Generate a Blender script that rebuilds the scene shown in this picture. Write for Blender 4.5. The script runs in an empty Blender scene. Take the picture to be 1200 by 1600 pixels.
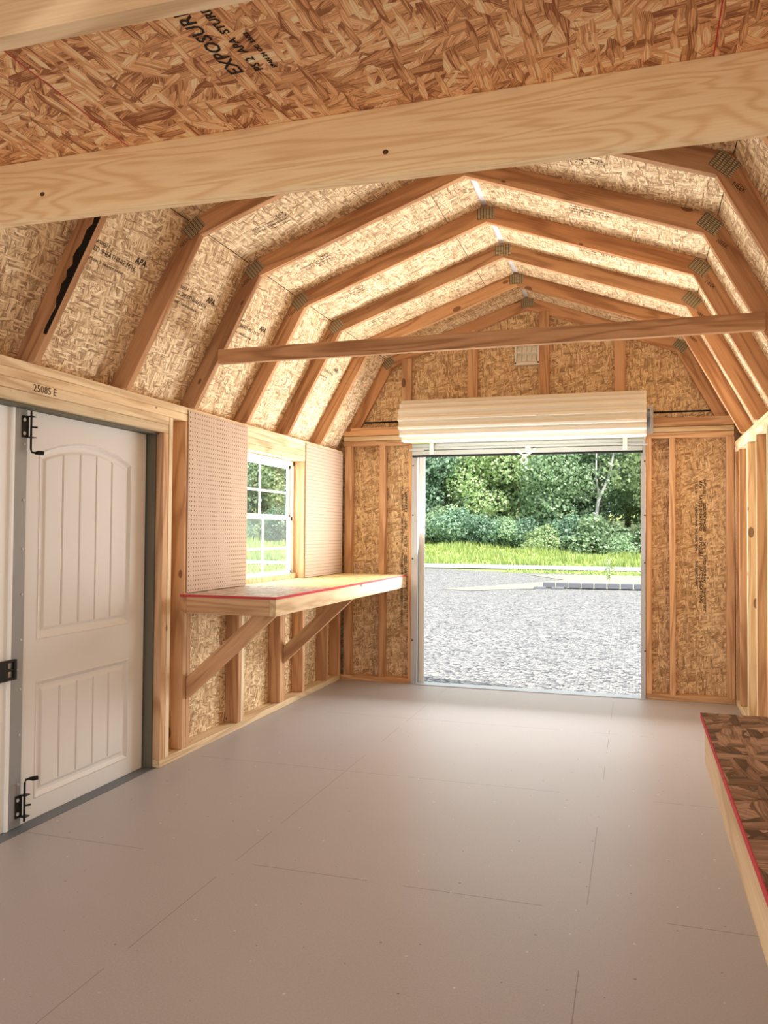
import bpy, bmesh, math, random
from mathutils import Vector, Matrix
random.seed(7)
D = bpy.data
C = bpy.context.scene.collection
V = Vector

# ------------------------------------------------------------------ camera, sky, sun, exposure
F_PX = 1257.65
YAW, PITCH, ROLL, CAMZ = 0.3023, 0.0261, 0.0069, 1.2054
def setup_camera():
    cy, sy, cp, sp = math.cos(YAW), math.sin(YAW), math.cos(PITCH), math.sin(PITCH)
    F = V((-sy*cp, cy*cp, sp)); R = V((cy, sy, 0)); U = R.cross(F)
    cr, sr = math.cos(ROLL), math.sin(ROLL)
    R2 = cr*R + sr*U; U2 = -sr*R + cr*U
    cam = D.cameras.new('camera'); o = D.objects.new('camera', cam); C.objects.link(o)
    cam.sensor_fit = 'VERTICAL'; cam.sensor_height = 36; cam.lens = F_PX/1600*36
    cam.clip_start = 0.02; cam.clip_end = 500
    m = Matrix.Identity(4)
    for i in range(3):
        m[i][0] = R2[i]; m[i][1] = U2[i]; m[i][2] = -F[i]
    m[2][3] = CAMZ
    o.matrix_world = m
    bpy.context.scene.camera = o
setup_camera()
sc = bpy.context.scene
vs = sc.view_settings
vs.view_transform = 'Standard'; vs.look = 'None'; vs.gamma = 1; vs.use_curve_mapping = False
vs.exposure = 0.0
SKY_STRENGTH = 2.1
SUN_STRENGTH = 8.5
w = D.worlds.new('sky'); sc.world = w; w.use_nodes = True
nt = w.node_tree; nt.nodes.clear()
wo = nt.nodes.new('ShaderNodeOutputWorld'); bg = nt.nodes.new('ShaderNodeBackground')
bg.inputs[0].default_value = (0.86, 0.93, 1.0, 1); bg.inputs[1].default_value = SKY_STRENGTH
nt.links.new(bg.outputs[0], wo.inputs[0])
sun = D.lights.new('sun', 'SUN'); sun.energy = SUN_STRENGTH; sun.angle = math.radians(1.5); sun.color = (1, 0.95, 0.86)
so = D.objects.new('sun', sun); C.objects.link(so)
so.rotation_euler = V((-0.45, 0.45, -0.80)).to_track_quat('-Z', 'Y').to_euler()
# fill lamps added at the three openings to brighten the inside, unseen by camera
def fill_lamp(name, loc, direction, sx, sy, watts, col):
    a = D.lights.new(name, 'AREA'); a.shape = 'RECTANGLE'; a.size = sx; a.size_y = sy; a.energy = watts; a.color = col
    o = D.objects.new(name, a); C.objects.link(o); o.location = loc
    o.rotation_euler = V(direction).to_track_quat('-Z', 'Y').to_euler()
    o.visible_camera = False; o.visible_glossy = False
    return o
fill_lamp('fill_roll_up_door', (-.82, 6.30, 1.1), (0, -1, .6), 1.66, 1.3, 140, (.96, .98, 1.0))
fill_lamp('fill_window', (-2.47, 5.0, 1.3), (1, 0, 0), .8, .74, 16, (.97, 1.0, .97))
fill_lamp('fill_rear_end', (-.82, -1.15, 1.1), (0, 1, .1), 2.2, 1.9, 22, (1.0, .97, .93))
cy_ = sc.cycles
cy_.use_denoising = True
cy_.max_bounces = 10; cy_.diffuse_bounces = 7; cy_.transparent_max_bounces = 8
cy_.sample_clamp_indirect = 8
cy_.caustics_reflective = False; cy_.caustics_refractive = False

# ------------------------------------------------------------------ dimensions measured for the place
XL, XR, L, H = -2.314, 0.686, 6.252, 1.879      # inner wall faces, wall height
XLO, XRO = XL-0.089, XR+0.089
SB = -1.2                                        # rear end behind the photographer, wall left out to let light in
FOOT_L, KNEE_L, RIDGE, KNEE_R, FOOT_R = (-2.286, 1.879), (-1.905, 2.569), (-0.802, 2.968), (0.294, 2.569), (0.660, 1.879)
PITCH_Y, Y0 = 0.6133, 6.307                      # roof truss spacing, near face of gable truss

# ------------------------------------------------------------------ node helpers
class NT:
    def __init__(s, name):
        s.m = D.materials.new(name); s.m.use_nodes = True
        s.t = s.m.node_tree; s.t.nodes.clear()
        s.out = s.n('ShaderNodeOutputMaterial'); s.b = s.n('ShaderNodeBsdfPrincipled')
        s.l(s.b.outputs[0], s.out.inputs[0])
    def n(s, ty, **k):
        x = s.t.nodes.new(ty)
        for a, v in k.items(): setattr(x, a, v)
        return x
    def l(s, a, b): s.t.links.new(a, b)
    def put(s, sock, v):
        if isinstance(v, bpy.types.NodeSocket): s.l(v, sock)
        else: sock.default_value = v
    def math(s, op, a, b=0.0, c=0.0):
        x = s.n('ShaderNodeMath', operation=op)
        s.put(x.inputs[0], a); s.put(x.inputs[1], b); s.put(x.inputs[2], c); return x.outputs[0]
    def mix(s, f, a, b, blend='MIX'):
        x = s.n('ShaderNodeMix', data_type='RGBA', blend_type=blend)
        s.put(x.inputs[0], f); s.put(x.inputs[6], a); s.put(x.inputs[7], b); return x.outputs[2]
    def ramp(s, f, stops):
        x = s.n('ShaderNodeValToRGB'); s.put(x.inputs[0], f)
        el = x.color_ramp.elements
        while len(el) < len(stops): el.new(0.5)
        for e, (p, c) in zip(el, stops): e.position = p; e.color = c
        return x.outputs[0]
    def obj(s, jitter=True):
        tc = s.n('ShaderNodeTexCoord').outputs['Object']
        if not jitter: return tc
        oi = s.n('ShaderNodeObjectInfo')
        v = s.n('ShaderNodeVectorMath', operation='SCALE'); v.inputs[0].default_value = (17.0, 23.0, 11.0)
        s.l(oi.outputs['Random'], v.inputs['Scale'])
        a = s.n('ShaderNodeVectorMath', operation='ADD'); s.l(tc, a.inputs[0]); s.l(v.outputs[0], a.inputs[1])
        return a.outputs[0]
    def mapping(s, vec, scale=(1, 1, 1), rot=(0, 0, 0), loc=(0, 0, 0)):
        x = s.n('ShaderNodeMapping'); s.l(vec, x.inputs[0])
        x.inputs['Location'].default_value = loc; x.inputs['Rotation'].default_value = rot; x.inputs['Scale'].default_value = scale
        return x.outputs[0]
    def noise(s, vec, scale=5, detail=2, rough=0.5, dist=0.0, dim='3D'):
        x = s.n('ShaderNodeTexNoise', noise_dimensions=dim); s.l(vec, x.inputs['Vector'])
        x.inputs['Scale'].default_value = scale; x.inputs['Detail'].default_value = detail
        x.inputs['Roughness'].default_value = rough; x.inputs['Distortion'].default_value = dist
        return x.outputs['Fac']
    def bump(s, h, strength=0.3, dist=0.01):
        x = s.n('ShaderNodeBump'); x.inputs['Strength'].default_value = strength; x.inputs['Distance'].default_value = dist
        s.put(x.inputs['Height'], h); s.l(x.outputs[0], s.b.inputs['Normal'])
    def fin(s, col, rough=0.6, metal=0.0, spec=0.4):
        s.put(s.b.inputs['Base Color'], col); s.put(s.b.inputs['Roughness'], rough)
        s.b.inputs['Metallic'].default_value = metal; s.b.inputs['Specular IOR Level'].default_value = spec
        return s.m

def rgb(r, g, b):
    f = lambda c: c/12.92 if c <= 0.04045 else ((c+0.055)/1.055)**2.4
    return (f(r), f(g), f(b), 1)

def plain(name, c, rough=0.5, metal=0.0, spec=0.4, var=0.06, vscale=6):
    t = NT(name)
    n = t.noise(t.obj(), vscale, 3, 0.6)
    k = t.math('MULTIPLY_ADD', n, 2*var, 1-var)
    col = t.mix(1.0, c, k, 'MULTIPLY')
    return t.fin(col, rough, metal, spec)

def osb(name, dark, mid, light, flake=(0.075, 0.016), layers=8, bump=0.35, rough=0.75, spread=0.8, streak=0.5):
    """oriented strand board: layers of long flakes lying at different angles"""
    t = NT(name); vec = t.obj()
    warp = t.n('ShaderNodeTexNoise', noise_dimensions='2D'); t.l(vec, warp.inputs['Vector'])
    warp.inputs['Scale'].default_value = 9; warp.inputs['Detail'].default_value = 2
    sub = t.n('ShaderNodeVectorMath', operation='MULTIPLY_ADD'); t.l(warp.outputs['Color'], sub.inputs[0])
    sub.inputs[1].default_value = (0.014, 0.014, 0); t.l(vec, sub.inputs[2]); vec2 = sub.outputs[0]
    col = None; hgt = None
    angs = [0.25, 1.2, -0.5, 2.5, 0.85, -1.05, 1.75, 0.05, -0.3, 1.45]
    for i in range(layers):
        k = (1.25, .7, 1.0, .6, 1.4, .8, 1.1, .65, .9, .75)[i]
        m = t.mapping(vec2, (1, 1, 1), (0, 0, angs[i]), (i*3.17, i*5.31, 0))
        ms = t.mapping(m, (1/(flake[0]*k), 1/(flake[1]*k), 1))
        vo = t.n('ShaderNodeTexVoronoi', voronoi_dimensions='2D'); t.l(ms, vo.inputs['Vector'])
        vo.inputs['Scale'].default_value = 1.0
        sep = t.n('ShaderNodeSeparateColor'); t.l(vo.outputs['Color'], sep.inputs[0])
        st = t.noise(t.mapping(m, (9, 330, 1)), 1.0, 1, 0.5, dim='2D')
        val = t.math('MULTIPLY_ADD', sep.outputs[1], spread, 0.5-spread/2)
        val = t.math('ADD', val, t.math('MULTIPLY_ADD', st, streak*2, -streak))
        if col is None:
            col = val; hgt = sep.outputs[0]
        else:
            mask = t.math('GREATER_THAN', sep.outputs[0], 0.64)
            # a thin dark rim where this flake lies over the one below
            rim = t.math('MULTIPLY', mask, t.math('GREATER_THAN', vo.outputs['Distance'], 0.40))
            val = t.math('SUBTRACT', val, t.math('MULTIPLY', rim, 0.22))
            x = t.n('ShaderNodeMix'); t.l(mask, x.inputs[0]); t.l(col, x.inputs[2]); t.l(val, x.inputs[3]); col = x.outputs[0]
            y = t.n('ShaderNodeMix'); t.l(mask, y.inputs[0]); t.l(hgt, y.inputs[2]); t.l(sep.outputs[0], y.inputs[3]); hgt = y.outputs[0]
    stops = [(0.05, dark), (0.32, tuple(0.35*a+0.65*b for a, b in zip(dark, mid))), (0.52, mid), (0.8, light), (1.0, tuple(min(1, 1.1*a) for a in light))]
    c = t.ramp(col, stops)
    t.bump(hgt, bump, 0.004)
    return t.fin(c, rough, 0, 0.3)

def wood(name, dark, light, knots=True, grain=1.0, rough=0.6, tint=0.12, ring=30):
    t = NT(name); vec = t.obj()
    g = t.noise(t.mapping(vec, (0.9*grain, 9*grain, 9*grain)), 1.0, 2, 0.45, 0.6)
    rings = t.math('SINE', t.math('MULTIPLY', g, ring))
    rings = t.math('MULTIPLY_ADD', rings, 0.5, 0.5)
    fine = t.noise(t.mapping(vec, (6, 180, 180)), 1.0, 2, 0.6)
    v = t.math('ADD', t.math('MULTIPLY', t.math('POWER', rings, 2.0), 0.45), t.math('MULTIPLY', fine, 0.55))
    c = t.ramp(v, [(0.1, light), (0.85, dark)])
    if knots:
        vo = t.n('ShaderNodeTexVoronoi'); t.l(t.mapping(vec, (4.5, 9, 9)), vo.inputs['Vector'])
        vo.inputs['Scale'].default_value = 1.0
        sep = t.n('ShaderNodeSeparateColor'); t.l(vo.outputs['Color'], sep.inputs[0])
        size = t.math('MULTIPLY', t.math('SUBTRACT', sep.outputs[0], 0.4), 0.3)
        k = t.math('LESS_THAN', vo.outputs['Distance'], size)
        c = t.mix(t.math('MULTIPLY', k, 0.75), c, rgb(0.36, 0.2, 0.12))
    oi = t.n('ShaderNodeObjectInfo')
    tv = t.math('MULTIPLY_ADD', oi.outputs['Random'], 2*tint, 1-tint)
    r2 = t.math('FRACT', t.math('MULTIPLY', oi.outputs['Random'], 7.3))
    c = t.mix(t.math('MULTIPLY', r2, 0.35), c, t.mix(1.0, c, rgb(0.95, 0.83, 0.7), 'MULTIPLY'))
    c = t.mix(1.0, c, tv, 'MULTIPLY')
    t.bump(fine, 0.08, 0.002)
    return t.fin(c, rough, 0, 0.3)

M = {}
M['osb_wall'] = osb('osb_wall', rgb(.60, .47, .34), rgb(.87, .75, .58), rgb(.95, .87, .71), (0.075, 0.014), spread=.62, streak=.42)
M['osb_roof'] = osb('osb_roof', rgb(.60, .48, .36), rgb(.91, .80, .64), rgb(.98, .92, .78), (0.08, 0.013), spread=.6, streak=.42)
M['osb_loft'] = osb('osb_loft', rgb(.60, .39, .27), rgb(.95, .75, .55), rgb(1.0, .93, .77), (0.13, 0.027), spread=.58, streak=.45)
M['osb_bench'] = osb('osb_bench', rgb(.33, .25, .21), rgb(.58, .46, .38), rgb(.74, .62, .54), (0.13, 0.032), spread=.9, rough=.5)
M['osb_bench_grey'] = osb('osb_bench_grey', rgb(.52, .44, .40), rgb(.78, .70, .65), rgb(.88, .82, .77), (0.13, 0.032), spread=.6, rough=.4)
M['osb_bench_glare'] = osb('osb_bench_glare', rgb(.74, .66, .45), rgb(.88, .82, .6), rgb(.95, .9, .7), (0.2, 0.02), layers=5, spread=.4, streak=.3)  # pale yellow carries the glare from the window, painted into the board colour
M['pine'] = wood('pine', rgb(.68, .51, .37), rgb(.87, .72, .56))
M['pine_rafter'] = wood('pine_rafter', rgb(.60, .43, .30), rgb(.83, .66, .50), tint=.16)
M['pine_pale'] = wood('pine_pale', rgb(.78, .67, .52), rgb(.95, .88, .74))
M['pine_joist'] = wood('pine_joist', rgb(.90, .76, .56), rgb(.99, .91, .74), knots=False, grain=1.1, ring=80, tint=0.02)
M['red_paint'] = plain('red_paint', rgb(.78, .26, .30), 0.7)
M['bark'] = plain('bark', rgb(.1, .07, .06), 0.9, var=0.5, vscale=60)
M['white_door'] = plain('white_door', rgb(.87, .855, .83), 0.45, var=0.02)
M['white_leaf'] = plain('white_leaf', rgb(.95, .95, .94), 0.4, var=0.01)
M['vinyl'] = plain('vinyl', rgb(.95, .95, .93), 0.35, var=0.01)
M['grey_metal'] = plain('grey_metal', rgb(.62, .63, .63), 0.45, 0.4, var=0.04)
M['galv'] = plain('galv', rgb(.74, .75, .76), 0.4, 0.5, var=0.06)
M['dark_frame'] = plain('dark_frame', rgb(.42, .40, .34), 0.6)
M['threshold'] = plain('threshold', rgb(.42, .44, .46), 0.5, 0.2)
M['black'] = plain('black_metal', rgb(.05, .05, .05), 0.4)
M['screw'] = plain('screw', rgb(.8, .8, .8), 0.4, 0.3)
M['curtain'] = plain('curtain_cream', rgb(.86, .83, .77), 0.35, 0.0, 0.5, var=0.02)
M['curtain_back'] = plain('curtain_grey', rgb(.72, .74, .73), 0.4, 0.3, var=0.04)
M['rubber'] = plain('rubber', rgb(.09, .09, .09), 0.7)
M['rope'] = plain('rope', rgb(.93, .92, .9), 0.8)
M['label_yellow'] = plain('label_yellow', rgb(.82, .7, .2), 0.6, var=0.4, vscale=80)
M['ink'] = plain('ink', rgb(.16, .13, .11), 0.8)
M['pencil'] = plain('pencil', rgb(.3, .25, .22), 0.8)
M['knot'] = plain('knot', rgb(.36, .22, .14), 0.8, var=.4, vscale=150)
M['foil'] = plain('foil', rgb(.9, .91, .92), 0.5, 0.1, var=0.15, vscale=25)
M['shingle'] = plain('shingle', rgb(.2, .2, .21), 0.9)
M['vent_white'] = plain('vent_white', rgb(.9, .89, .84), 0.5, var=0.02)
M['concrete'] = plain('concrete', rgb(.42, .43, .45), 0.9, var=0.12, vscale=20)
M['trunk'] = plain('trunk', rgb(.5, .45, .4), 0.9, var=0.25, vscale=3)
M['pale_trunk'] = plain('pale_trunk', rgb(.66, .66, .64), 0.9, var=0.15, vscale=3)

def mk_plate():
    t = NT('connector_plate'); vec = t.obj(False)
    s = t.n('ShaderNodeSeparateXYZ'); t.l(vec, s.inputs[0])
    fx = t.math('FRACT', t.math('MULTIPLY', s.outputs[0], 60)); fy = t.math('FRACT', t.math('MULTIPLY', s.outputs[1], 130))
    a = t.math('MULTIPLY', t.math('GREATER_THAN', fx, 0.35), t.math('GREATER_THAN', fy, 0.45))
    c = t.mix(a, rgb(.45, .39, .30), rgb(.74, .70, .58))
    return t.fin(c, 0.5, 0.15)
M['plate'] = mk_plate()

def mk_peg():
    t = NT('pegboard'); vec = t.obj(False)
    s = t.n('ShaderNodeSeparateXYZ'); t.l(vec, s.inputs[0])
    q = 0.0254
    fx = t.math('SUBTRACT', t.math('FRACT', t.math('DIVIDE', s.outputs[0], q)), 0.5)
    fy = t.math('SUBTRACT', t.math('FRACT', t.math('DIVIDE', s.outputs[1], q)), 0.5)
    d = t.math('SQRT', t.math('ADD', t.math('MULTIPLY', fx, fx), t.math('MULTIPLY', fy, fy)))
    hole = t.math('LESS_THAN', d, 0.15)
    n = t.noise(t.mapping(vec, (40, 40, 40)), 3, 2)
    base = t.mix(n, rgb(.76, .655, .57), rgb(.81, .72, .63))
    c = t.mix(hole, base, rgb(.22, .13, .1))
    return t.fin(c, 0.55)
M['peg'] = mk_peg()

def mk_floor():
    t = NT('painted_floor'); vec = t.n('ShaderNodeTexCoord').outputs['Object']
    n1 = t.noise(vec, 1.3, 3, 0.6); n2 = t.noise(vec, 160, 2, 0.7); n3 = t.noise(t.mapping(vec, (40, 160, 40)), 1, 2)
    c = t.mix(n1, rgb(.645, .622, .612), rgb(.685, .665, .66))
    k = t.math('MULTIPLY_ADD', n2, 0.35, 0.82)
    c = t.mix(1.0, c, k, 'MULTIPLY')
    vo = t.n('ShaderNodeTexVoronoi', voronoi_dimensions='2D'); t.l(vec, vo.inputs['Vector']); vo.inputs['Scale'].default_value = 7
    sep = t.n('ShaderNodeSeparateColor'); t.l(vo.outputs['Color'], sep.inputs[0])
    size = t.math('MULTIPLY', sep.outputs[0], 0.03)
    dot = t.math('LESS_THAN', vo.outputs['Distance'], size)
    c = t.mix(t.math('MULTIPLY', dot, 0.6), c, t.mix(t.math('GREATER_THAN', sep.outputs[1], 0.5), rgb(.25, .2, .18), rgb(.9, .86, .78)))
    # seams between the floor sheets
    s = t.n('ShaderNodeSeparateXYZ'); t.l(vec, s.inputs[0])
    def line(v, at, wd): return t.math('LESS_THAN', t.math('ABSOLUTE', t.math('SUBTRACT', v, at)), wd)
    y, x = s.outputs[1], s.outputs[0]
    seam = None
    for a in (2.68, 3.87, 5.09):
        e = line(y, a, 0.0022); seam = e if seam is None else t.math('MAXIMUM', seam, e)
    for a in (-1.4, -0.15):
        seam = t.math('MAXIMUM', seam, line(x, a, 0.0015))
    br = t.math('GREATER_THAN', t.noise(vec, 2.2, 2), 0.46)
    c = t.mix(t.math('MULTIPLY', t.math('MULTIPLY', seam, br), 0.5), c, rgb(.3, .24, .22))
    t.bump(t.math('ADD', n2, t.math('MULTIPLY', n3, 0.5)), 0.12, 0.003)
    return t.fin(c, 0.42, 0, 0.5)
M['floor'] = mk_floor()

def mk_gravel():
    t = NT('gravel'); vec = t.n('ShaderNodeTexCoord').outputs['Object']
    vo = t.n('ShaderNodeTexVoronoi', voronoi_dimensions='2D'); t.l(vec, vo.inputs['Vector']); vo.inputs['Scale'].default_value = 32
    sep = t.n('ShaderNodeSeparateColor'); t.l(vo.outputs['Color'], sep.inputs[0])
    v2 = t.n('ShaderNodeTexVoronoi', voronoi_dimensions='2D'); t.l(vec, v2.inputs['Vector']); v2.inputs['Scale'].default_value = 9
    s2 = t.n('ShaderNodeSeparateColor'); t.l(v2.outputs['Color'], s2.inputs[0])
    v = t.math('ADD', t.math('MULTIPLY', sep.outputs[0], 0.8), t.math('MULTIPLY', s2.outputs[0], 0.2))
    c = t.ramp(v, [(0.1, rgb(.26, .26, .28)), (0.35, rgb(.48, .48, .49)), (0.75, rgb(.64, .63, .61))])
    gap = t.math('GREATER_THAN', vo.outputs['Distance'], 0.62)
    c = t.mix(t.math('MULTIPLY', gap, 0.8), c, rgb(.22, .22, .23))
    t.bump(t.math('SUBTRACT', 1.0, vo.outputs['Distance']), 1.0, 0.02)
    return t.fin(c, 0.9)
M['gravel'] = mk_gravel()
M['road'] = plain('road', rgb(.56, .56, .57), 0.9, var=0.05, vscale=2)
def mk_grass(name, a, b):
    t = NT(name); vec = t.n('ShaderNodeTexCoord').outputs['Object']
    n = t.noise(vec, 0.5, 4, 0.7); n2 = t.noise(vec, 9, 2)
    c = t.mix(t.math('MULTIPLY_ADD', n, 1.6, -0.3), a, b)
    c = t.mix(1.0, c, t.math('MULTIPLY_ADD', n2, 0.7, 0.6), 'MULTIPLY')
    return t.fin(c, 0.9)
M['lawn'] = mk_grass('lawn', rgb(.50, .56, .28), rgb(.62, .64, .38))
M['sand'] = mk_grass('sand', rgb(.56, .54, .49), rgb(.62, .61, .53))
def mk_leaf(name, a, b):
    t = NT(name)
    geo = t.n('ShaderNodeNewGeometry')
    oi = t.n('ShaderNodeObjectInfo')
    c = t.mix(geo.outputs['Random Per Island'], a, b)
    c = t.mix(1.0, c, t.math('MULTIPLY_ADD', oi.outputs['Random'], 0.35, 0.82), 'MULTIPLY')
    t.fin(c, 0.4, 0, 0.55)
    tr = t.n('ShaderNodeBsdfTranslucent'); t.l(c, tr.inputs[0])
    mx = t.n('ShaderNodeMixShader'); mx.inputs[0].default_value = 0.35
    t.l(t.b.outputs[0], mx.inputs[1]); t.l(tr.outputs[0], mx.inputs[2]); t.l(mx.outputs[0], t.out.inputs[0])
    return t.m
M['leaf_dark'] = mk_leaf('leaf_dark', rgb(.42, .54, .46), rgb(.60, .72, .60))
M['leaf_mid'] = mk_leaf('leaf_mid', rgb(.52, .63, .49), rgb(.72, .81, .65))
M['leaf_light'] = mk_leaf('leaf_light', rgb(.60, .70, .50), rgb(.80, .86, .66))
M['blade'] = mk_leaf('blade', rgb(.52, .62, .34), rgb(.74, .78, .48))
def mk_glass(name, haze):
    t = NT(name)
    tr = t.n('ShaderNodeBsdfTransparent'); tr.inputs[0].default_value = (0.94, 0.97, 0.96, 1)
    gl = t.n('ShaderNodeBsdfGlossy'); gl.inputs['Roughness'].default_value = 0.03
    di = t.n('ShaderNodeBsdfTranslucent'); di.inputs[0].default_value = (0.8, 0.85, 0.85, 1)
    m1 = t.n('ShaderNodeMixShader'); m1.inputs[0].default_value = 0.05; t.l(tr.outputs[0], m1.inputs[1]); t.l(gl.outputs[0], m1.inputs[2])
    m2 = t.n('ShaderNodeMixShader'); m2.inputs[0].default_value = haze; t.l(m1.outputs[0], m2.inputs[1]); t.l(di.outputs[0], m2.inputs[2])
    t.l(m2.outputs[0], t.out.inputs[0])
    return t.m
M['glass'] = mk_glass('glass', 0.003)
M['screened_glass'] = mk_glass('screened_glass', 0.02)

# ------------------------------------------------------------------ object helpers
WM = {}
def link(o, mw, parent=None):
    C.objects.link(o); WM[o.name] = mw.copy()
    if parent is not None:
        o.parent = parent; o.matrix_parent_inverse = Matrix.Identity(4)
        o.matrix_basis = WM[parent.name].inverted() @ mw
    else:
        o.matrix_basis = mw
    return o
def tag(o, label=None, cat=None, group=None, kind=None):
    if label: o['label'] = label
    if cat: o['category'] = cat
    if group: o['group'] = group
    if kind: o['kind'] = kind
    return o
def empty(name, loc=(0, 0, 0)):
    o = D.objects.new(name, None); o.empty_display_size = 0.1
    return link(o, Matrix.Translation(V(loc)))
def frame(o, ax, ay=None):
    ax = V(ax).normalized()
    ay = V(ay); az = ax.cross(ay).normalized(); ay = az.cross(ax).normalized()
    m = Matrix.Identity(4)
    for i in range(3): m[i][0] = ax[i]; m[i][1] = ay[i]; m[i][2] = az[i]
    m.translation = V(o); return m
def bevel_bm(bm, w):
    if w:
        bmesh.ops.bevel(bm, geom=list(bm.edges), offset=w, segments=1, affect='EDGES', clamp_overlap=True)
def mesh_obj(name, bm, mat, mw, parent=None, smooth=False):
    me = D.meshes.new(name); bm.normal_update(); bm.to_mesh(me); bm.free()
    mats = mat if isinstance(mat, (list, tuple)) else [mat]
    for m in mats: me.materials.append(m)
    if smooth:
        for p in me.polygons: p.use_smooth = True
    return link(D.objects.new(name, me), mw, parent)
def box_bm(bm, lo, hi, mi=0):
    x0, y0, z0 = lo; x1, y1, z1 = hi
    vs_ = [bm.verts.new(p) for p in ((x0,y0,z0),(x1,y0,z0),(x1,y1,z0),(x0,y1,z0),(x0,y0,z1),(x1,y0,z1),(x1,y1,z1),(x0,y1,z1))]
    for f in ((0,3,2,1),(4,5,6,7),(0,1,5,4),(1,2,6,5),(2,3,7,6),(3,0,4,7)):
        fc = bm.faces.new([vs_[i] for i in f]); fc.material_index = mi
def beam(name, lo, hi, mat, parent=None, axis=None, bev=0.0025):
    """an axis-aligned board lo..hi; the grain (local X) runs along its longest side"""
    lo, hi = V(lo), V(hi); d = hi-lo
    if axis is None: axis = max(range(3), key=lambda i: d[i])
    ax = [V((1,0,0)), V((0,1,0)), V((0,0,1))][axis]
    # second axis: the wider of the others
    oth = [i for i in range(3) if i != axis]; j = max(oth, key=lambda i: d[i]); ay = [V((1,0,0)), V((0,1,0)), V((0,0,1))][j]
    mw = frame((lo+hi)/2, ax, ay)
    k = 3-axis-j
    bm = bmesh.new(); hx, hy, hz = d[axis]/2, d[j]/2, d[k]/2
    box_bm(bm, (-hx,-hy,-hz), (hx,hy,hz)); bevel_bm(bm, bev if min(hx,hy,hz) > bev*1.5 else 0)
    return mesh_obj(name, bm, mat, mw, parent)
def prism(name, pts, ext, mat, parent=None, ax=None, bev=0.0):
    """planar polygon (world points) extruded by the vector ext; local X along ax"""
    pts = [V(p) for p in pts]; ext = V(ext)
    ax = V(ax) if ax is not None else pts[1]-pts[0]
    n = ext.normalized(); ax = (ax - n*ax.dot(n)).normalized()
    mw = frame(pts[0], ax, n.cross(ax)); inv = mw.inverted()
    bm = bmesh.new()
    a = [bm.verts.new(inv @ p) for p in pts]; b = [bm.verts.new(inv @ (p+ext)) for p in pts]
    bm.faces.new(a); bm.faces.new(b[::-1])
    for i in range(len(a)):
        j = (i+1) % len(a); bm.faces.new((a[i], b[i], b[j], a[j]))
    bmesh.ops.recalc_face_normals(bm, faces=bm.faces[:])
    bevel_bm(bm, bev)
    return mesh_obj(name, bm, mat, mw, parent)
def boxes(name, lst, mat, parent=None, mw=None):
    bm = bmesh.new()
    for lo, hi in lst: box_bm(bm, lo, hi)
    return mesh_obj(name, bm, mat, mw or Matrix.Identity(4), parent)
def tube(bm, pts, r, seg=8, closed=False):
    pts = [V(p) for p in pts]; n = len(pts); rings = []
    r = r if isinstance(r, (list, tuple)) else [r]*n
    up = V((0.13, 0.31, 0.94))
    for i, p in enumerate(pts):
        t = (pts[min(i+1, n-1)]-pts[max(i-1, 0)]).normalized()
        a = t.cross(up)
        if a.length < 0.05: a = t.cross(V((1, 0, 0)))
        a.normalize(); b = t.cross(a)
        rings.append([bm.verts.new(p + (a*math.cos(q)+b*math.sin(q))*r[i]) for q in [2*math.pi*k/seg for k in range(seg)]])
    for i in range(n-1):
        for k in range(seg):
            k2 = (k+1) % seg
            bm.faces.new((rings[i][k], rings[i][k2], rings[i+1][k2], rings[i+1][k]))
    bm.faces.new(rings[0][::-1]); bm.faces.new(rings[-1])
def text(name, body, size, origin, ax, ay, mat, parent, width=1.0, bold=0.0, spacing=1.0):
    cu = D.curves.new(name, 'FONT'); cu.body = body; cu.size = size; cu.offset = bold; cu.space_character = spacing
    cu.resolution_u = 2; cu.extrude = 0.0002
    t = D.objects.new(name+'_t', cu); C.objects.link(t)
    bpy.context.view_layer.update()
    me = D.meshes.new_from_object(t.evaluated_get(bpy.context.evaluated_depsgraph_get()))
    D.objects.remove(t)
    for v in me.vertices: v.co.x *= width
    me.materials.clear(); me.materials.append(mat)
    return link(D.objects.new(name, me), frame(origin, ax, ay), parent)
def rects_minus(x0, x1, z0, z1, holes):
    """tile a rectangle around rectangular holes (sorted, not overlapping in x)"""
    out = []; x = x0
    for a, b, c, d in sorted(holes):
        if a > x: out.append((x, a, z0, z1))
        if c > z0: out.append((a, b, z0, c))
        if d < z1: out.append((a, b, d, z1))
        x = b
    if x < x1: out.append((x, x1, z0, z1))
    return out

# ------------------------------------------------------------------ THE GROUND OUTSIDE
ZG = -0.30
def patch(name, pts, z, mat, mw=None):
    bm = bmesh.new(); bm.faces.new([bm.verts.new((x, y, z)) for x, y in pts])
    bmesh.ops.recalc_face_normals(bm, faces=bm.faces[:])
    for f in bm.faces:
        if f.normal.z < 0: f.normal_flip()
    return mesh_obj(name, bm, mat, Matrix.Identity(4))
tag(patch('lawn', [(-90, -30), (60, -30), (60, 39.2), (-90, 39.2)], ZG-0.02, M['lawn']), 'mown green lawn running along the road', 'lawn', kind='structure')
gp = [(-9.5, -25), (25, -25), (25, 31.2), (6, 31.0), (0.3, 31.0), (-4.5, 31.6), (-8, 33.6), (-12.5, 34.0), (-12.2, 30), (-11.6, 27), (-10.4, 20), (-9.9, 8)]
tag(patch('gravel_yard', gp, ZG, M['gravel']), 'pale grey crushed gravel yard outside the roll-up door', 'gravel yard', kind='structure')
tag(patch('sandy_patch', [(-1.9, 22.9), (-4.2, 20.9), (-5.0, 21.2), (-3.2, 24.5), (-2.2, 27.0), (-3.8, 30.0), (-1.5, 30.6), (6, 30.2), (6, 22.7), (0.1, 22.9)], ZG+0.012, M['sand']), 'sandy bare earth behind the row of grey blocks', 'earth', kind='structure')
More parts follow.
